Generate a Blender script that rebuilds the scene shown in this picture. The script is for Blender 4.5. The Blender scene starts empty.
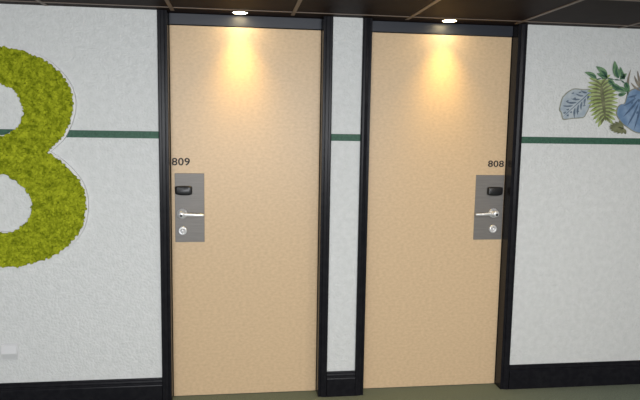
import bpy, bmesh, math, random
from mathutils import Vector, Matrix, noise
random.seed(8)
S = bpy.context.scene
COL = S.collection
PI = math.pi

# ------------------------------------------------------------------ camera
cam_d = bpy.data.cameras.new('camera'); cam = bpy.data.objects.new('camera', cam_d)
COL.objects.link(cam); S.camera = cam
cam_d.sensor_width = 36.0
cam_d.lens = 36.0 * 622.07 / 640.0
cam_d.clip_start = 0.05
yaw, pitch, roll = 0.132417, 0.117797, 0.016021
fw = Vector((math.sin(yaw)*math.cos(pitch), math.cos(yaw)*math.cos(pitch), -math.sin(pitch)))
r0 = Vector((math.cos(yaw), -math.sin(yaw), 0)); u0 = r0.cross(fw)
rt = math.cos(roll)*r0 + math.sin(roll)*u0
up = -math.sin(roll)*r0 + math.cos(roll)*u0
M = Matrix((rt, up, -fw)).transposed().to_4x4()
M.translation = Vector((0, -3.5, 1.59))
cam.matrix_world = M

# ------------------------------------------------------------------ world, lights, exposure
S.view_settings.view_transform = 'Standard'
S.view_settings.look = 'None'
S.view_settings.exposure = -0.22
S.view_settings.gamma = 1.0
S.view_settings.use_curve_mapping = False
W = bpy.data.worlds.new('world'); S.world = W; W.use_nodes = True
W.node_tree.nodes['Background'].inputs[0].default_value = (0.80, 0.90, 1.0, 1)
W.node_tree.nodes['Background'].inputs[1].default_value = 0.3

def area(name, loc, rot, sx, sy, power, color):
    d = bpy.data.lights.new(name, 'AREA'); d.shape = 'RECTANGLE'
    d.size = sx; d.size_y = sy; d.energy = power; d.color = color
    o = bpy.data.objects.new(name, d); COL.objects.link(o)
    o.location = loc; o.rotation_euler = rot
    return o
# added room light, out of view: an assumed window opposite and assumed ceiling panels
area('added_window_light', (0.1, -5.30, 1.55), (PI/2, 0, 0), 3.5, 1.0, 200, (0.95, 0.97, 1.0))  # assumed source, sized and placed to light the walls evenly
FILL_PANELS = [(-1.1, -2.2), (2.0, -2.2), (0.3, -3.9)]  # unseen panels, added to brighten the walls
for (px_, py_), e_, c_ in zip(FILL_PANELS, (9, 22, 22), ((0.95, 0.97, 1.0), (1.0, 0.90, 0.80), (1.0, 0.97, 0.92))):
    area('added_fill_light', (px_, py_, 2.165), (0, 0, 0), 0.58, 0.58, e_, c_)
SPOT_E = 22.0
SPOT_CORE = 13.0
def spot(loc, watts, cone):
    d = bpy.data.lights.new('downlight_beam', 'SPOT'); d.energy = watts; d.color = (1.0, 0.66, 0.16)
    d.spot_size = math.radians(cone); d.spot_blend = 1.0; d.shadow_soft_size = 0.03
    o = bpy.data.objects.new('downlight_beam', d); COL.objects.link(o); o.location = loc
    return o
LAMPS = [(0.012, -0.020), (1.182, -0.026)]

# ------------------------------------------------------------------ materials
def newmat(name, base, rough=0.5, metal=0.0, coat=0.0, spec=0.5):
    m = bpy.data.materials.new(name); m.use_nodes = True
    b = m.node_tree.nodes['Principled BSDF']
    b.inputs['Base Color'].default_value = (*base, 1)
    b.inputs['Roughness'].default_value = rough
    b.inputs['Metallic'].default_value = metal
    b.inputs['Coat Weight'].default_value = coat
    b.inputs['Specular IOR Level'].default_value = spec
    return m, m.node_tree, b
def noisy(name, c1, c2, scale=(10, 10, 10), ns=1.0, detail=4, rough=0.5, metal=0.0, bump=0.0,
          bdist=0.002, lo=0.35, hi=0.65, coat=0.0, bscale=None, spec=0.5, bdetail=3):
    m, t, b = newmat(name, c1, rough, metal, coat, spec)
    N, L = t.nodes, t.links
    tc = N.new('ShaderNodeTexCoord'); mp = N.new('ShaderNodeMapping')
    mp.inputs['Scale'].default_value = scale
    L.new(tc.outputs['Object'], mp.inputs[0])
    n = N.new('ShaderNodeTexNoise'); n.inputs['Scale'].default_value = ns; n.inputs['Detail'].default_value = detail
    L.new(mp.outputs[0], n.inputs['Vector'])
    r = N.new('ShaderNodeValToRGB'); r.color_ramp.elements[0].position = lo; r.color_ramp.elements[1].position = hi
    r.color_ramp.elements[0].color = (*c1, 1); r.color_ramp.elements[1].color = (*c2, 1)
    L.new(n.outputs['Fac'], r.inputs[0]); L.new(r.outputs[0], b.inputs['Base Color'])
    if bump > 0:
        src = n
        if bscale:
            src = N.new('ShaderNodeTexNoise'); src.inputs['Scale'].default_value = bscale
            src.inputs['Detail'].default_value = bdetail
            L.new(tc.outputs['Object'], src.inputs['Vector'])
        bp = N.new('ShaderNodeBump'); bp.inputs['Strength'].default_value = bump; bp.inputs['Distance'].default_value = bdist
        L.new(src.outputs['Fac'], bp.inputs['Height']); L.new(bp.outputs[0], b.inputs['Normal'])
    return m
MAT = {}
MAT['wall'] = noisy('embossed_white_wallpaper', (0.69, 0.70, 0.69), (0.75, 0.757, 0.75), (1, 1, 1), 30, 3, 0.55,
                    bump=1.0, bdist=0.005, bscale=76, bdetail=2)
MAT['plain'] = newmat('plain_wall_paint', (0.42, 0.41, 0.40), 0.8)[0]
MAT['stripe'] = noisy('dark_green_border', (0.022, 0.085, 0.052), (0.04, 0.13, 0.08), (1, 1, 1), 90, 2, 0.6)
MAT['carpet'] = noisy('green_grey_carpet', (0.14, 0.165, 0.125), (0.215, 0.25, 0.20), (1, 1, 1), 160, 4, 0.95,
                      bump=0.8, bdist=0.004, spec=0.1)
MAT['ceiling'] = noisy('dark_brown_ceiling', (0.016, 0.0095, 0.0085), (0.020, 0.012, 0.011), (1, 1, 1), 12, 3, 0.55, spec=0.04)
MAT['grid'] = newmat('brown_ceiling_bar', (0.17, 0.125, 0.095), 0.5)[0]
MAT['black'] = noisy('black_gloss_paint', (0.010, 0.010, 0.013), (0.014, 0.014, 0.017), (4, 4, 4), 8, 2, 0.26, coat=0.0, spec=0.13)
MAT['door'] = noisy('beige_grained_laminate', (0.66, 0.478, 0.292), (0.765, 0.562, 0.352), (30, 30, 48), 1.6, 5, 0.38, spec=0.35,
                    lo=0.3, hi=0.7)
MAT['steel'] = noisy('satin_steel', (0.20, 0.188, 0.178), (0.24, 0.226, 0.215), (3, 3, 120), 3, 3, 0.5, metal=0.25, spec=0.3)
MAT['chrome'] = newmat('polished_chrome', (0.82, 0.82, 0.83), 0.3, 0.4)[0]
MAT['plastic'] = newmat('black_plastic', (0.012, 0.012, 0.014), 0.35)[0]
MAT['ink'] = newmat('black_lettering', (0.025, 0.018, 0.015), 0.6)[0]
MAT['white_plastic'] = newmat('white_switch_plastic', (0.74, 0.74, 0.75), 0.35)[0]
MAT['board'] = newmat('white_backing_board', (0.78, 0.77, 0.78), 0.4)[0]
MAT['trimwhite'] = newmat('lamp_trim_metal', (0.25, 0.22, 0.19), 0.4, 0.3)[0]
def emit(name, c, s):
    m, t, b = newmat(name, c, 0.5)
    b.inputs['Emission Color'].default_value = (*c, 1); b.inputs['Emission Strength'].default_value = s
    return m
MAT['lens'] = emit('lamp_lens', (1.0, 0.80, 0.46), 62)
MAT['panel'] = emit('fill_panel_diffuser', (1.0, 0.97, 0.92), 4)  # glow of the added ceiling fill panels
# moss: colour differs from tuft to tuft
m, t, b = newmat('yellow_green_moss', (0.3, 0.36, 0.03), 0.95, spec=0.1)
N, L = t.nodes, t.links
g = N.new('ShaderNodeNewGeometry'); tc = N.new('ShaderNodeTexCoord'); n = N.new('ShaderNodeTexNoise')
n.inputs['Scale'].default_value = 26; n.inputs['Detail'].default_value = 5
L.new(tc.outputs['Object'], n.inputs['Vector'])
mx = N.new('ShaderNodeMath'); mx.operation = 'MULTIPLY_ADD'; mx.inputs[1].default_value = 0.35
sb = N.new('ShaderNodeMath'); sb.operation = 'SUBTRACT'; sb.inputs[1].default_value = 0.17
L.new(n.outputs['Fac'], sb.inputs[0]); L.new(g.outputs['Random Per Island'], mx.inputs[0]); L.new(sb.outputs[0], mx.inputs[2])
r = N.new('ShaderNodeValToRGB'); r.color_ramp.elements[0].position = 0.2; r.color_ramp.elements[1].position = 0.8
r.color_ramp.elements[0].color = (0.16, 0.20, 0.005, 1); r.color_ramp.elements[1].color = (0.50, 0.54, 0.030, 1)
L.new(mx.outputs[0], r.inputs[0]); L.new(r.outputs[0], b.inputs['Base Color'])
MAT['moss'] = m
MAT['mossmat'] = newmat('dense_moss_base', (0.15, 0.19, 0.01), 0.95, spec=0.1)[0]

# ------------------------------------------------------------------ mesh helpers
def link(name, bm, mat, parent=None, smooth=False):
    bmesh.ops.recalc_face_normals(bm, faces=bm.faces)
    me = bpy.data.meshes.new(name); bm.to_mesh(me); bm.free()
    me.materials.append(mat)
    if smooth:
        for p in me.polygons: p.use_smooth = True
    o = bpy.data.objects.new(name, me); COL.objects.link(o)
    if parent: o.parent = parent
    return o
def tag(o, label=None, cat=None, group=None, kind=None):
    if label: o['label'] = label
    if cat: o['category'] = cat
    if group: o['group'] = group
    if kind: o['kind'] = kind
    return o
def empty(name, loc):
    o = bpy.data.objects.new(name, None); COL.objects.link(o); o.location = loc; o.empty_display_size = 0.05
    return o
def box(bm, x0, x1, y0, y1, z0, z1, bev=0.0, seg=2):
    r = bmesh.ops.create_cube(bm, size=1.0)
    for v in r['verts']:
        v.co = Vector((x0 + (v.co.x+.5)*(x1-x0), y0 + (v.co.y+.5)*(y1-y0), z0 + (v.co.z+.5)*(z1-z0)))
    if bev > 0:
        es = list({e for v in r['verts'] for e in v.link_edges})
        bmesh.ops.bevel(bm, geom=es, offset=bev, segments=seg, affect='EDGES', profile=0.5)
def extrude_profile(bm, pts, a, b, axis):
    """pts: closed (p,q) section. axis 'x': p=y,q=z swept over x; axis 'z': p=x,q=y swept over z."""
    def mk(p, q, t): return (t, p, q) if axis == 'x' else (p, q, t)
    A = [bm.verts.new(mk(p, q, a)) for p, q in pts]; B = [bm.verts.new(mk(p, q, b)) for p, q in pts]
    n = len(pts)
    for i in range(n): bm.faces.new((A[i], A[(i+1) % n], B[(i+1) % n], B[i]))
    bm.faces.new(A); bm.faces.new(B)
def cyl(bm, c, r0, r1, y0, y1, n=32):
    """frustum with its axis along y"""
    A = [bm.verts.new((c[0]+r0*math.cos(2*PI*i/n), y0, c[1]+r0*math.sin(2*PI*i/n))) for i in range(n)]
    B = [bm.verts.new((c[0]+r1*math.cos(2*PI*i/n), y1, c[1]+r1*math.sin(2*PI*i/n))) for i in range(n)]
    for i in range(n): bm.faces.new((A[i], A[(i+1) % n], B[(i+1) % n], B[i]))
    bm.faces.new(A); bm.faces.new(B)
def lathe_y(bm, c, prof, n=32):
    """prof: (radius, y) rings round an axis along y"""
    rings = [[bm.verts.new((c[0]+r*math.cos(2*PI*i/n), y, c[1]+r*math.sin(2*PI*i/n))) for i in range(n)] for r, y in prof]
    for A, B in zip(rings, rings[1:]):
        for i in range(n): bm.faces.new((A[i], A[(i+1) % n], B[(i+1) % n], B[i]))
    bm.faces.new(rings[0]); bm.faces.new(rings[-1])
def lathe_z(bm, c, prof, n=40, cap=True):
    rings = [[bm.verts.new((c[0]+r*math.cos(2*PI*i/n), c[1]+r*math.sin(2*PI*i/n), z)) for i in range(n)] for r, z in prof]
    for A, B in zip(rings, rings[1:]):
        for i in range(n): bm.faces.new((A[i], A[(i+1) % n], B[(i+1) % n], B[i]))
    if cap: bm.faces.new(rings[0]); bm.faces.new(rings[-1])
def tube(bm, pts, rads, n=14, flat=1.0):
    rings = []
    P = [Vector(p) for p in pts]
    for i, p in enumerate(P):
        d = (P[min(i+1, len(P)-1)] - P[max(i-1, 0)]).normalized()
        ref = Vector((0, 0, 1)) if abs(d.z) < 0.9 else Vector((0, 1, 0))
        a = d.cross(ref).normalized(); b2 = a.cross(d).normalized()
        rings.append([bm.verts.new(p + a*rads[i]*math.cos(2*PI*k/n)*flat + b2*rads[i]*math.sin(2*PI*k/n)) for k in range(n)])
    for A, B in zip(rings, rings[1:]):
        for k in range(n): bm.faces.new((A[k], A[(k+1) % n], B[(k+1) % n], B[k]))
    bm.faces.new(rings[0]); bm.faces.new(rings[-1])
def catmull(pts, sub=6, closed=True):
    out = []; n = len(pts); rng = range(n) if closed else range(n-1)
    g = (lambda i: pts[i % n]) if closed else (lambda i: pts[max(0, min(n-1, i))])
    for i in rng:
        p0, p1, p2, p3 = g(i-1), g(i), g(i+1), g(i+2)
        for k in range(sub):
            t = k/sub
            out.append(tuple(0.5*((2*p1[j]) + (-p0[j]+p2[j])*t + (2*p0[j]-5*p1[j]+4*p2[j]-p3[j])*t*t + (-p0[j]+3*p1[j]-3*p2[j]+p3[j])*t**3) for j in (0, 1)))
    if not closed: out.append(tuple(pts[-1]))
    return out
def slab(bm, loops, y0, y1):
    """solid plate in the xz plane with outline loops[0] and holes loops[1:]"""
    for y in (y0, y1):
        es = []
        rings = []
        for lp in loops:
            vs = [bm.verts.new((p[0], y, p[1])) for p in lp]
            es += [bm.edges.new((vs[i], vs[(i+1) % len(vs)])) for i in range(len(vs))]
            rings.append(vs)
        bmesh.ops.triangle_fill(bm, edges=es, use_beauty=True, use_dissolve=False)
        if y == y0: R0 = rings
    for A, B in zip(R0, rings):
        for i in range(len(A)): bm.faces.new((A[i], A[(i+1) % len(A)], B[(i+1) % len(A)], B[i]))

# ------------------------------------------------------------------ setting
CH = 2.193                     # ceiling height
XL, XR, YB = -3.6, 4.8, -5.4   # side walls and the wall opposite
L1a, L1b = -0.374, 0.470       # clear opening of door 809
L2a, L2b = 0.744, 1.602        # clear opening of door 808
CW = 0.053                     # casing width
REC = 0.070                    # depth of the door leaf behind the wall face
bm = bmesh.new(); box(bm, XL-.1, XR+.1, YB-.1, 0.30, -0.10, 0.0)
tag(link('floor', bm, MAT['carpet']), 'grey green carpet in front of the two room doors', 'floor', kind='structure')
bm = bmesh.new(); box(bm, XL-.1, XR+.1, YB-.1, 0.30, CH, CH+0.10)
ceil = link('ceiling', bm, MAT['ceiling']); tag(ceil, 'dark brown panelled ceiling above the doors', 'ceiling', kind='structure')
bm = bmesh.new()
PX = 0.642; x = 0.297 - PX*6; hw = 0.010
xs = []
while x < XR: 
    if x > XL: xs.append(x)
    x += PX
for x in xs: box(bm, x-hw, x+hw, YB, -0.012, CH-0.0035, CH+0.001)
for k in range(9):
    y = -0.100 - k*PX
    if y > YB: box(bm, XL, XR, y-0.007, y+0.007, CH-0.0030, CH+0.001)
link('ceiling_grid', bm, MAT['grid'], ceil)
bm = bmesh.new()
for a, b_ in ((XL, L1a-0.02), (L1b+0.02, L2a-0.02), (L2b+0.02, XR)):
    box(bm, a, b_, 0.0, 0.20, 0, CH)
box(bm, L1a-.02, L1b+.02, 0.125, 0.20, 0, CH); box(bm, L2a-.02, L2b+.02, 0.125, 0.20, 0, CH)
tag(link('wall_front', bm, MAT['wall']), 'white embossed wall around the two room doors', 'wall', kind='structure')
bm = bmesh.new(); box(bm, XL-.1, XL, YB, 0.2, 0, CH)
tag(link('wall_left', bm, MAT['plain']), 'plain white lobby wall at far left', 'wall', kind='structure')
bm = bmesh.new(); box(bm, XR, XR+.1, YB, 0.2, 0, CH)
tag(link('wall_right', bm, MAT['plain']), 'plain white lobby wall at far right', 'wall', kind='structure')
# opposite wall with an opening for the added window light
wx0, wx1, wz0, wz1 = -1.7, 1.9, 0.98, 2.12
bm = bmesh.new()
box(bm, XL, wx0, YB-.1, YB, 0, CH); box(bm, wx1, XR, YB-.1, YB, 0, CH)
box(bm, wx0, wx1, YB-.1, YB, 0, wz0); box(bm, wx0, wx1, YB-.1, YB, wz1, CH)
tag(link('wall_back', bm, MAT['plain']), 'plain wall opposite the doors with an opening for the added window', 'wall', kind='structure')
bm = bmesh.new()  # frame of the assumed window, out of view
for a, b_ in ((wx0, wx0+.05), (wx1-.05, wx1), ((wx0+wx1)/2-.03, (wx0+wx1)/2+.03)):
    box(bm, a, b_, YB-.09, YB-.03, wz0, wz1)
box(bm, wx0, wx1, YB-.09, YB-.03, wz0, wz0+.05); box(bm, wx0, wx1, YB-.09, YB-.03, wz1-.05, wz1)
tag(link('added_window_1', bm, MAT['black']), 'added unseen black framed window opposite the doors', 'window', kind='structure')
for i, (px_, py_) in enumerate(FILL_PANELS):
    t_ = empty('added_fill_panel', (px_, py_, CH))  # unseen panel added as fill light
    tag(t_, ['added unseen ceiling fill panel nearer the moss figure', 'added unseen ceiling fill panel nearer the leaf decals',
             'added unseen ceiling fill panel at the window side'][i], 'ceiling light', 'unseen fill panels added to the ceiling')
    bm = bmesh.new(); box(bm, -.30, .30, -.30, .30, -0.014, -0.002, 0.003); link('panel_frame', bm, MAT['trimwhite'], t_)
    bm = bmesh.new(); box(bm, -.28, .28, -.28, .28, -0.020, -0.013); link('diffuser', bm, MAT['panel'], t_)

# baseboards
def base_profile():
    # (y, z) section, face towards -y
    return [(0.0, 0.0), (-0.020, 0.0), (-0.020, 0.108), (-0.018, 0.113), (-0.013, 0.117), (-0.012, 0.122),
            (-0.0145, 0.125), (-0.0145, 0.130), (-0.011, 0.138), (-0.007, 0.142), (-0.006, 0.146), (-0.004, 0.150), (0.0, 0.150)]
for nm, a, b_, lab in (('baseboard_left', XL, L1a-CW, 'black moulded baseboard under the moss figure, left of door 809'),
                  ('baseboard_centre', L1b+CW, L2a-CW, 'short black moulded baseboard between the two doors'),
                  ('baseboard_right', L2b+CW, XR, 'black moulded baseboard right of door 808 under the leaf decals')):
    bm = bmesh.new(); extrude_profile(bm, base_profile(), a, b_, 'x')
    tag(link(nm, bm, MAT['black']), lab, 'baseboard', kind='structure')
# green border stripe
for i, (a, b_, lab) in enumerate(((XL, L1a-CW, 'dark green border stripe running behind the moss figure'),
                  (L1b+CW, L2a-CW, 'short dark green border stripe between the two doors'),
                  (L2b+CW, XR, 'dark green border stripe below the leaf decals'))):
    bm = bmesh.new(); box(bm, a, b_, -0.0015, 0.001, 1.510, 1.549)
    tag(link('trim_%d' % (i+1), bm, MAT['stripe']), lab, 'border stripe', kind='structure')

# ------------------------------------------------------------------ doors
def casing_pts(xi, sgn):
    """section (x,y) of a moulded door casing: xi inner edge, sgn -1 runs to the left, +1 to the right"""
    pr = [(0.0, 0.0), (0.0, -0.010), (0.002, -0.0125), (0.010, -0.0125), (0.012, -0.010), (0.015, -0.010), (0.018, -0.015),
          (0.033, -0.018), (0.036, -0.020), (0.047, -0.020), (0.051, -0.017), (CW, -0.012), (CW, 0.0)]
    return [(xi + sgn*a, y) for a, y in pr]
def door(idx, xa, xb, hand, number, lab, lamp_x):
    """hand: -1 lock on the left edge, +1 lock on the right edge"""
    d = empty('door_%d' % idx, ((xa+xb)/2, REC, 0)); tag(d, lab, 'door', kind='structure')
    off = Vector((-(xa+xb)/2, -REC, 0))
    def put(name, bm, mat, parent=None, smooth=False):
        bmesh.ops.translate(bm, verts=bm.verts, vec=off)
        return link(name, bm, mat, parent or d, smooth)
    top_leaf = 2.128
    for xi, s in ((xa, -1), (xb, 1)):
        bm = bmesh.new()
        extrude_profile(bm, casing_pts(xi, s), 0.0, CH-0.001, 'z')
        a, b_ = sorted((xi, xi + s*0.0195)); box(bm, a, b_, -0.001, 0.123, 0.0, CH-0.001)
        # stop bead beside the leaf
        put('door_jamb', bm, MAT['black'])
    bm = bmesh.new(); box(bm, xa+.001, xb-.001, REC-0.006, REC+.05, top_leaf+0.004, CH-0.001, 0.002)
    put('header_panel', bm, MAT['header'])
    bm = bmesh.new(); box(bm, xa+0.003, xb-0.003, REC, REC+0.04, 0.004, top_leaf, 0.0015)
    leaf = put('door_leaf', bm, MAT['door'])
    # lock plate: 0.165 x 0.393
    if hand < 0: p0, p1 = xa+0.022, xa+0.186
    else: p0, p1 = xb-0.185, xb-0.006
    zt, zb = 1.316, 0.922
    yp = REC - 0.004
    bm = bmesh.new(); box(bm, p0, p1, yp, REC+.001, zb, zt, 0.0018)
    plate = put('lock_plate', bm, MAT['steel'])
    # card reader: oblong black housing, one end taller than the other
    if hand < 0: r0_, r1_, h0, h1 = p0+0.003, p0+0.096, 0.021, 0.028
    else: r0_, r1_, h0, h1 = xb-0.113, xb-0.020, 0.028, 0.023
    zc = 1.218
    bm = bmesh.new()
    ro = r0_ if hand < 0 else r1_; ri = r1_ if hand < 0 else r0_; sg = 1 if ri > ro else -1
    pts = [(ro, zc-.010), (ro+sg*.004, zc-.019), (ro+sg*.030, zc-.0255), (ri-sg*.020, zc-.0255), (ri-sg*.004, zc-.021), (ri, zc-.014), (ri, zc+.016), (ri-sg*.004, zc+.0235), (ri-sg*.020, zc+.0265), (ro+sg*.030, zc+.0265), (ro+sg*.004, zc+.024), (ro, zc+.014)]
    n_ = len(pts); cx = sum(p[0] for p in pts)/n_; cz = zc
    rings = []
    for y, k in ((yp+.001, 1.0), (yp-.016, 1.0), (yp-.022, .94), (yp-.025, .80)):
        rings.append([bm.verts.new((cx+(p[0]-cx)*k, y, cz+(p[1]-cz)*k)) for p in catmull(pts, 4)])
    for A, B in zip(rings, rings[1:]):
        for i in range(len(A)): bm.faces.new((A[i], A[(i+1) % len(A)], B[(i+1) % len(A)], B[i]))
    bm.faces.new(rings[-1]); bm.faces.new(rings[0])
    put('card_reader', bm, MAT['plastic'], plate, True)
    # lever rose and lever
    rx = p0+0.040 if hand < 0 else xb-0.067
    rz = 1.086
    bm = bmesh.new(); lathe_y(bm, (rx, rz), [(0.029, yp+.001), (0.029, yp-.006), (0.0265, yp-.010), (0.013, yp-.0105), (0.012, yp-.030), (0.017, yp-.034), (0.019, yp-.038), (0.019, yp-.046), (0.017, yp-.050)])
    put('lever_rose', bm, MAT['chrome'], plate, True)
    s = -hand
    bm = bmesh.new()
    tube(bm, [(rx-s*.004, yp-.040, rz), (rx+s*.020, yp-.042, rz), (rx+s*.050, yp-.043, rz-.001), (rx+s*.085, yp-.043, rz-.003), (rx+s*.118, yp-.041, rz-.004), (rx+s*.126, yp-.040, rz-.004)],
         [.011, .010, .0085, .0078, .007, .005], 16, 0.6)
    lev = put('lever_handle', bm, MAT['chrome'], plate, True)
    bm = bmesh.new(); cyl(bm, (rx-s*.002, rz-.005), 0.0075, 0.0075, yp-.0525, yp-.045, 20)
    put('keyhole', bm, MAT['plastic'], plate)
    # lower cylinder with its thumb piece
    kx, kz = rx+0.002, 0.988
    bm = bmesh.new(); lathe_y(bm, (kx, kz), [(0.024, yp+.001), (0.024, yp-.007), (0.0215, yp-.010), (0.012, yp-.0105), (0.012, yp-.004)])
    box(bm, kx-.0035, kx+.0035, yp-.020, yp-.003, kz-.012, kz+.009, 0.002)
    put('lock_cylinder', bm, MAT['chrome'], plate, True)
    # room number
    cu = bpy.data.curves.new('room_number', 'FONT'); cu.body = number; cu.size = 0.058; cu.extrude = 0.0006
    cu.offset = 0.0010; cu.space_character = 1.05
    tmp = bpy.data.objects.new('tmp', cu); COL.objects.link(tmp); bpy.context.view_layer.update()
    me = bpy.data.meshes.new_from_object(tmp.evaluated_get(bpy.context.evaluated_depsgraph_get()))
    bpy.data.objects.remove(tmp)
    xsv = [v.co.x for v in me.vertices]; ysv = [v.co.y for v in me.vertices]
    wdt = max(xsv)-min(xsv); hgt = max(ysv)-min(ysv)
    n0, n1 = (xa+0.007, xa+0.107) if hand < 0 else (xb-0.113, xb-0.013)
    zt0, zt1 = (1.359, 1.402) if hand < 0 else (1.364, 1.403)
    for v in me.vertices:
        X = n0 + (v.co.x-min(xsv))/wdt*(n1-n0); Z = zt0 + (v.co.y-min(ysv))/hgt*(zt1-zt0)
        v.co = Vector((X, REC-0.0007-v.co.z, Z)) + off
    me.materials.clear(); me.materials.append(MAT['ink'])
    o = bpy.data.objects.new('room_number', me); COL.objects.link(o); o.parent = d
    return d
MAT['header'] = newmat('header_painted_reflection', (0.028, 0.032, 0.043), 0.38, spec=0.38)[0]  # bluish reflection on the header is put into this base colour
door(1, L1a, L1b, -1, '809', 'beige laminate room door numbered 809 in a black frame', 0)
door(2, L2a, L2b, 1, '808', 'beige laminate room door numbered 808 in a black frame', 0)

# ------------------------------------------------------------------ ceiling downlights
for i, (x, y) in enumerate(LAMPS):
    t_ = empty('ceiling_downlight', (x, y, CH))
    tag(t_, ('round recessed downlight glowing above the left door, between moss figure and narrow wall strip', 'round recessed downlight glowing above the right door, nearer the leaf decals')[i], 'ceiling light', 'downlights above the doors')
    bm = bmesh.new(); lathe_z(bm, (0, 0), [(0.0375, -0.0005), (0.046, -0.0005), (0.046, -0.0015), (0.043, -0.0030), (0.038, -0.0026), (0.0375, -0.0005)], cap=False)
    link('trim_ring', bm, MAT['trimwhite'], t_, True)
    bm = bmesh.new(); lathe_z(bm, (0, 0), [(0.0375, -0.0006), (0.0375, -0.0020), (0.030, -0.0024), (0.012, -0.0026)])
    link('lamp_lens', bm, MAT['lens'], t_, True)
    spot((x, y, CH-0.008), SPOT_E, 84)      # wide spill of the reflector
    spot((x, y, CH-0.009), SPOT_CORE, 56)   # its hot core

# ------------------------------------------------------------------ moss figure 8
CX = -1.235; Z0 = 1.59
OR = [(-1.141, 0.373), (-1.066, 0.351), (-0.988, 0.313), (-0.92, 0.251), (-0.877, 0.18), (-0.862, 0.097), (-0.877, 0.018), (-0.915, -0.067), (-0.957, -0.115),
      (-1.004, -0.156)]
OR2 = [(-1.004, -0.156), (-0.915, -0.224), (-0.85, -0.301), (-0.821, -0.371), (-0.814, -0.458), (-0.838, -0.568), (-0.896, -0.647), (-0.982, -0.718), (-1.099, -0.762)]
def mir(l): return [(2*CX-a, b) for a, b in l][::-1]
upper = catmull(mir(OR) + [(CX, 0.383)] + OR, 5, False)
lower = catmull(OR2 + [(CX, -0.780)] + mir(OR2), 5, False)
outer = [(a, b+Z0) for a, b in upper[:-1] + lower[:-1]]
UR = [(-1.172, 0.168), (-1.134, 0.117), (-1.119, 0.052), (-1.139, -0.013), (-1.185, -0.056)]
LR = [(-1.189, -0.304), (-1.127, -0.356), (-1.095, -0.434), (-1.108, -0.512), (-1.166, -0.570)]
hole1 = [(a, b+Z0) for a, b in catmull([(CX, 0.192)] + UR + [(CX, -0.074)] + mir(UR), 6)]
hole2 = [(a, b+Z0) for a, b in catmull([(CX, -0.282)] + LR + [(CX, -0.590)] + mir(LR), 6)]
def area2(l): return sum(l[i][0]*l[(i+1) % len(l)][1]-l[(i+1) % len(l)][0]*l[i][1] for i in range(len(l)))
def offset(l, d):
    s = 1 if area2(l) > 0 else -1; n = len(l); out = []
    for i in range(n):
        a, b_ = l[i-1], l[(i+1) % n]; tx, tz = b_[0]-a[0], b_[1]-a[1]; ln = math.hypot(tx, tz) or 1
        out.append((l[i][0] + s*tz/ln*d, l[i][1] - s*tx/ln*d))
    return out
def inside(l, x, z):
    c = False; n = len(l); j = n-1
    for i in range(n):
        xi, zi = l[i]; xj, zj = l[j]
        if (zi > z) != (zj > z) and x < (xj-xi)*(z-zi)/(zj-zi)+xi: c = not c
        j = i
    return c
sign = empty('moss_number_sign', (CX, 0, Z0-0.20))
tag(sign, 'large yellow green moss figure 8 on a white backing board mounted on the wall', 'wall decoration')
soff = Vector((-CX, 0, -(Z0-0.20)))
bm = bmesh.new(); slab(bm, [offset(outer, 0.009), offset(hole1, -0.001), offset(hole2, -0.001)], -0.020, -0.002)
bmesh.ops.translate(bm, verts=bm.verts, vec=soff); link('backing_board', bm, MAT['board'], sign)
bm = bmesh.new(); slab(bm, [offset(outer, -0.006), offset(hole1, 0.005), offset(hole2, 0.005)], -0.026, -0.0195)
bmesh.ops.translate(bm, verts=bm.verts, vec=soff); link('moss_mat', bm, MAT['mossmat'], sign)
ico = bmesh.new(); bmesh.ops.create_icosphere(ico, subdivisions=2, radius=1.0)
IV = [v.co.copy() for v in ico.verts]; IF = [[v.index for v in f.verts] for f in ico.faces]; ico.free()
ins = offset(outer, -0.0045); h1 = offset(hole1, 0.005); h2 = offset(hole2, 0.005)
vs, fs = [], []
stp = 0.0098
zz = Z0-0.80
while zz < Z0+0.40:
    xx = CX-0.44
    while xx < CX+0.44:
        x_ = xx+random.uniform(-.5, .5)*stp; z_ = zz+random.uniform(-.5, .5)*stp
        if inside(ins, x_, z_) and not inside(h1, x_, z_) and not inside(h2, x_, z_):
            rad = random.uniform(.0065, .0105)
            k = noise.noise(Vector((x_*22, 3.1, z_*22)))
            c = Vector((x_, -0.026 - 0.006*k - random.uniform(0, .006), z_)) + soff
            sd = random.random()*50
            n0 = len(vs); sq = random.uniform(.7, 1.2); rot = random.random()*PI
            for v in IV:
                q = v * (1 + 0.55*noise.noise(v*2.2+Vector((sd, 0, 0))))
                a = q.x*sq; b_ = q.z/sq
                vs.append((c.x+rad*(a*math.cos(rot)-b_*math.sin(rot)), c.y+rad*q.y*.95, c.z+rad*(a*math.sin(rot)+b_*math.cos(rot))))
            fs += [[n0+i for i in f] for f in IF]
        xx += stp
    zz += stp
me = bpy.data.meshes.new('moss'); me.from_pydata(vs, [], fs); me.update(); me.materials.append(MAT['moss'])
mo = bpy.data.objects.new('moss', me); COL.objects.link(mo); mo.parent = sign; mo['kind'] = 'stuff'

# ------------------------------------------------------------------ wall switch
sw = empty('wall_switch', (-1.243, 0, 0.330)); tag(sw, 'small white square wall switch low on the wall under the moss figure', 'switch')
bm = bmesh.new(); box(bm, -.046, .046, -.010, 0, -.0455, .0455, 0.003, 3); link('switch_plate', bm, MAT['white_plastic'], sw)
bm = bmesh.new()
extrude_profile(bm, [(-.009, -.041), (-.011, -.039), (-.026, -.006), (-.026, -.002), (-.014, .040), (-.009, .041)], -.040, .041, 'x')
link('rocker', bm, MAT['white_plastic'], sw)

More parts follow.
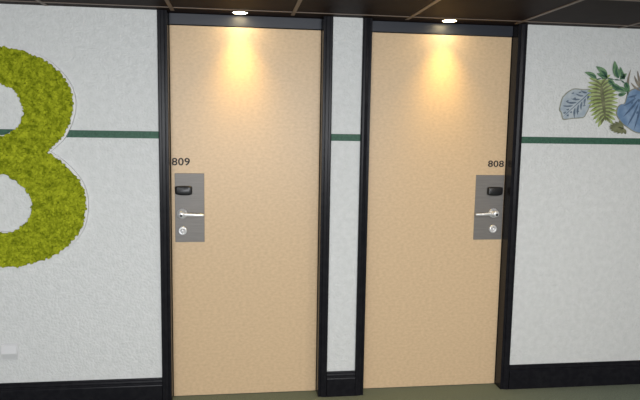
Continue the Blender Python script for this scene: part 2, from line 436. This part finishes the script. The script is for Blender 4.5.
# ------------------------------------------------------------------ leaf decals (printed cut-outs standing off the wall a few millimetres)
OX, OZ, UX, UZ = 2.159, 1.755, 0.00636, 0.0059   # centre of the group and size of one drawing unit
def W2(u, v): return (OX+u*UX, OZ+v*UZ)
def dprint(name, c1, c2, sc=24): return noisy(name, c1, c2, (1, 1, 1), sc, 3, 0.6, lo=0.38, hi=0.62)
D = {
 'pale': dprint('pale_blue_print', (0.36, 0.43, 0.50), (0.50, 0.55, 0.58)),
 'paleedge': dprint('grey_olive_outline', (0.24, 0.25, 0.20), (0.32, 0.33, 0.27)),
 'slate': dprint('slate_blue_print', (0.10, 0.14, 0.19), (0.18, 0.23, 0.29)),
 'lime': dprint('lime_green_print', (0.28, 0.36, 0.10), (0.42, 0.50, 0.22)),
 'olive': dprint('olive_print', (0.13, 0.14, 0.07), (0.22, 0.23, 0.12)),
 'green': dprint('mid_green_print', (0.09, 0.21, 0.10), (0.20, 0.33, 0.18)),
 'dgreen': dprint('deep_green_print', (0.03, 0.09, 0.06), (0.05, 0.13, 0.08)),
 'blue': dprint('blue_print', (0.14, 0.24, 0.40), (0.25, 0.36, 0.52), 14),
 'navy': dprint('dark_blue_print', (0.07, 0.12, 0.21), (0.10, 0.17, 0.28)),
 'taupe': dprint('taupe_print', (0.22, 0.19, 0.15), (0.33, 0.29, 0.23)),
}
def blade(bm, p0, p1, w, y, bend=0.0, n=8, th=0.0012, tip=0.75):
    """tapered leaf blade from p0 to p1 (drawing units), half width w, centre line bent sideways"""
    a = Vector(p0); b_ = Vector(p1); d = b_-a; nrm = Vector((-d.y, d.x)).normalized()
    Lp, Rp = [], []
    for i in range(n+1):
        t = i/n; c = a + d*t + nrm*bend*math.sin(PI*t)
        ww = w*math.sin(PI*min(1, t**tip*0.98+0.02))**0.8 + 0.06
        Lp.append(W2(*(c+nrm*ww))); Rp.append(W2(*(c-nrm*ww)))
    pts = Lp + Rp[::-1]
    F = [bm.verts.new((p[0], y-th, p[1])) for p in pts]; B = [bm.verts.new((p[0], y, p[1])) for p in pts]
    m_ = len(pts)
    for i in range(m_): bm.faces.new((F[i], F[(i+1) % m_], B[(i+1) % m_], B[i]))
    for i in range(n):
        bm.faces.new((F[i], F[i+1], F[m_-2-i], F[m_-1-i])); bm.faces.new((B[i], B[i+1], B[m_-2-i], B[m_-1-i]))
def decal(name, label, cu, cv, group=None):
    x, z = W2(cu, cv); e = empty(name, (x, 0, z)); tag(e, label, 'wall decal', 'tropical leaf decals')
    def put(nm, bm, mat, lab=None):
        bmesh.ops.translate(bm, verts=bm.verts, vec=(-x, 0, -z)); o = link(nm, bm, mat, e)
        if lab: o['label'] = lab
    return put
def outline(pts, sub=5): return [W2(*p) for p in catmull(pts, sub)]
# pale blue split leaf, leftmost
put = decal('pale_blue_leaf', 'pale blue split leaf decal at left end of the leaf group', -28, -2)
oA = [(-43, -3), (-41.5, 4), (-39, 7.5), (-36, 10.5), (-31, 13.5), (-26, 13.8), (-20, 13.2), (-14, 13.5), (-11.5, 8), (-12, 1), (-13.5, -5), (-16, -11), (-18.5, -15), (-24, -16), (-30, -16.5), (-35, -17.3), (-39.5, -17.2), (-41.5, -11), (-43.5, -8)]
bm = bmesh.new(); slab(bm, [outline(oA)], -0.0030, -0.0005); put('leaf_outline', bm, D['paleedge'], 'grey olive edge')
bm = bmesh.new(); cA = (-28.5, -1)
slab(bm, [outline([(cA[0]+(u-cA[0])*.93, cA[1]+(v-cA[1])*.93) for u, v in oA])], -0.0045, -0.0028); put('leaf_blade', bm, D['pale'])
bm = bmesh.new()
ma, mb = Vector((-13.5, 11)), Vector((-40, -15)); md = mb-ma
for k in range(7):
    c = ma + md*(0.06+0.125*k)
    blade(bm, (c.x-2.0, c.y+0.3), (c.x-(8.5+1.2*min(k, 3) if k < 5 else 5), c.y+(2.6 if k < 2 else 1.2)-0.3*k), .85, -0.0042, bend=.6)
    blade(bm, (c.x+0.3, c.y-2.0), (c.x-0.8+0.3*k, c.y-(7.5+1.6*min(k, 3) if k < 5 else 4)), .95, -0.0042, bend=-.6)
for u, v in ((-24, 10), (-31, 9), (-29, 4), (-36, 1), (-19, -3), (-25, -9)):
    blade(bm, (u+1.2, v+.4), (u-1.6, v-.5), .75, -0.0043)
blade(bm, tuple(ma), tuple(mb), .35, -0.0048)
put('leaf_veins', bm, D['slate'], 'dark slate slits and veins')
# lime split leaf
put = decal('lime_green_leaf', 'lime green fringed leaf decal beside the pale blue leaf', 0, 0)
bm = bmesh.new()
a, b_ = Vector((-4, 19)), Vector((3.0, -18)); d = b_-a; nr = Vector((-d.y, d.x)).normalized()
for i in range(13):
    t = i/12; c = a + d*t*0.93; hw = 15.5*math.sin(PI*(0.18+0.72*t))**0.6
    for s in (-1, 1):
        e = c + nr*s*hw*(1.0 if s > 0 else 1.0) + d.normalized()*(-7.5 + 15*t)
        blade(bm, tuple(c), tuple(e), 1.55, -0.0050 - 0.0002*(i % 3), bend=s*0.9, tip=1.1)
slab(bm, [outline([(-4, 21), (3, 19), (7, 8), (7, -4), (4.5, -16), (-3, -12), (-9, -3), (-10, 8), (-9, 17)])], -0.0052, -0.0032)
blade(bm, (-6, 23), (0, 14), 3.0, -0.0048); blade(bm, (-10, 18), (0, 12), 2.6, -0.0050)
put('leaf_blade', bm, D['lime'])
bm = bmesh.new()
for i in range(12):
    t = (i+.5)/12; c = a + d*t*0.93; hw = 12.0*math.sin(PI*(0.16+0.80*t))**0.7
    for s in (-1, 1):
        e = c + nr*s*hw + d.normalized()*(-7.5 + 15*t)
        blade(bm, tuple(c), tuple(e), .95, -0.0066, bend=s*0.9)
blade(bm, tuple(a), tuple(b_), 1.8, -0.0074)
put('leaf_veins', bm, D['olive'], 'dark olive veins')
# green branch
put = decal('green_leaf_branch', 'dark green branch decal of pointed leaflets on top of the leaf group', 5, 25)
bm = bmesh.new()
st = [(-9, 23), (-4, 24.5), (2, 24.5), (9, 23.5), (16, 23), (20, 20), (23, 14), (24, 8)]
for p, q in zip(st, st[1:]): blade(bm, p, q, .55, -0.0074)
put('branch_stem', bm, D['dgreen'])
lv = [((-9, 24), (-21, 30), 2.3, -1.0), ((1, 25), (-10, 36), 3.0, -1.5), ((2, 25.5), (-9, 29), 2.2, 0), ((13, 25), (8, 42), 3.0, 1), ((19, 24), (14, 36), 2.4, 1), ((3, 22.5), (10, 18), 2.4, 0), ((7, 19), (18, 14), 2.8, -1), ((10, 14), (24, 12), 2.6, 1), ((14, 8), (22, 10.5), 2.0, 0), ((20, 21), (25, 12), 2.4, 0), ((15, 24), (21, 30), 2.0, 0)]
bm = bmesh.new()
for i, (p, q, w, bd) in enumerate(lv): blade(bm, p, q, w, -0.0080 - 0.0002*(i % 3), bend=bd)
put('leaflets', bm, D['green'])
bm = bmesh.new()
for p, q, w, bd in lv: blade(bm, p, (p[0]*.35+q[0]*.65, p[1]*.35+q[1]*.65), w*.4, -0.0096, bend=bd)
put('leaflet_veins', bm, D['dgreen'], 'dark green leaflet centres')
# big blue leaf
put = decal('large_blue_leaf', 'large blue split leaf decal at right end of the leaf group', 36, -5)
oD = [(14, -12), (14, -5), (17, -1), (21, 0), (22.5, 5), (24, 11), (29, 15), (38, 17), (50, 15), (59, 6), (61, -8), (55, -20), (46, -28), (39, -30), (33, -28.5), (27, -25), (20, -20)]
bm = bmesh.new(); slab(bm, [outline(oD)], -0.0030, -0.0005); put('leaf_outline', bm, D['paleedge'], 'grey olive edge')
bm = bmesh.new(); cD = (37, -6)
slab(bm, [outline([(cD[0]+(u-cD[0])*.955, cD[1]+(v-cD[1])*.955) for u, v in oD])], -0.0045, -0.0028); put('leaf_blade', bm, D['blue'])
bm = bmesh.new()
for an, r0_, r1_ in ((196, 7, 17), (214, 9, 25), (232, 8, 31), (247, 12, 36), (259, 10, 38), (271, 12, 38), (283, 10, 36), (297, 12, 33), (314, 9, 27), (334, 8, 20)):
    an = math.radians(an); ca, sa = math.cos(an), math.sin(an)
    blade(bm, (40+r0_*ca, 11+r0_*sa), (40+r1_*ca, 11+r1_*sa), .95, -0.0042, bend=.6)
for u, v in ((31, 7), (29, 1), (36, 3), (27, -7), (35, -9), (43, 2)):
    blade(bm, (u, v+1.6), (u-.5, v-1.6), .8, -0.0043)
put('leaf_veins', bm, D['navy'], 'dark blue slits and veins')
# small olive fan leaf
put = decal('olive_fan_leaf', 'small olive fan leaf decal below the lime green leaf', 15, -24)
bm = bmesh.new()
for i in range(11):
    an = math.radians(110 + i*17); e = (22 + 16*math.cos(an)*.95, -24 + 7.0*math.sin(an))
    blade(bm, (22, -25), e, 1.5, -0.0062-0.0002*(i % 3), tip=1.1)
put('leaf_blade', bm, D['olive'])
# taupe fronds
put = decal('taupe_frond', 'taupe spiky frond decal above the large blue leaf', 34, 22)
bm = bmesh.new()
for p, q, w, bd in (((38, 15), (29, 28), 1.2, 1), ((39, 15), (32, 33), 1.2, 1), ((40, 15), (37, 35), 1.2, 1), ((41, 15), (43, 34), 1.2, -1), ((24, 9), (25, 34), 1.1, 1.5), ((37, 13), (26, 21), 1.0, 1)):
    blade(bm, p, q, w, -0.0052, bend=bd)
put('leaf_blade', bm, D['taupe'])
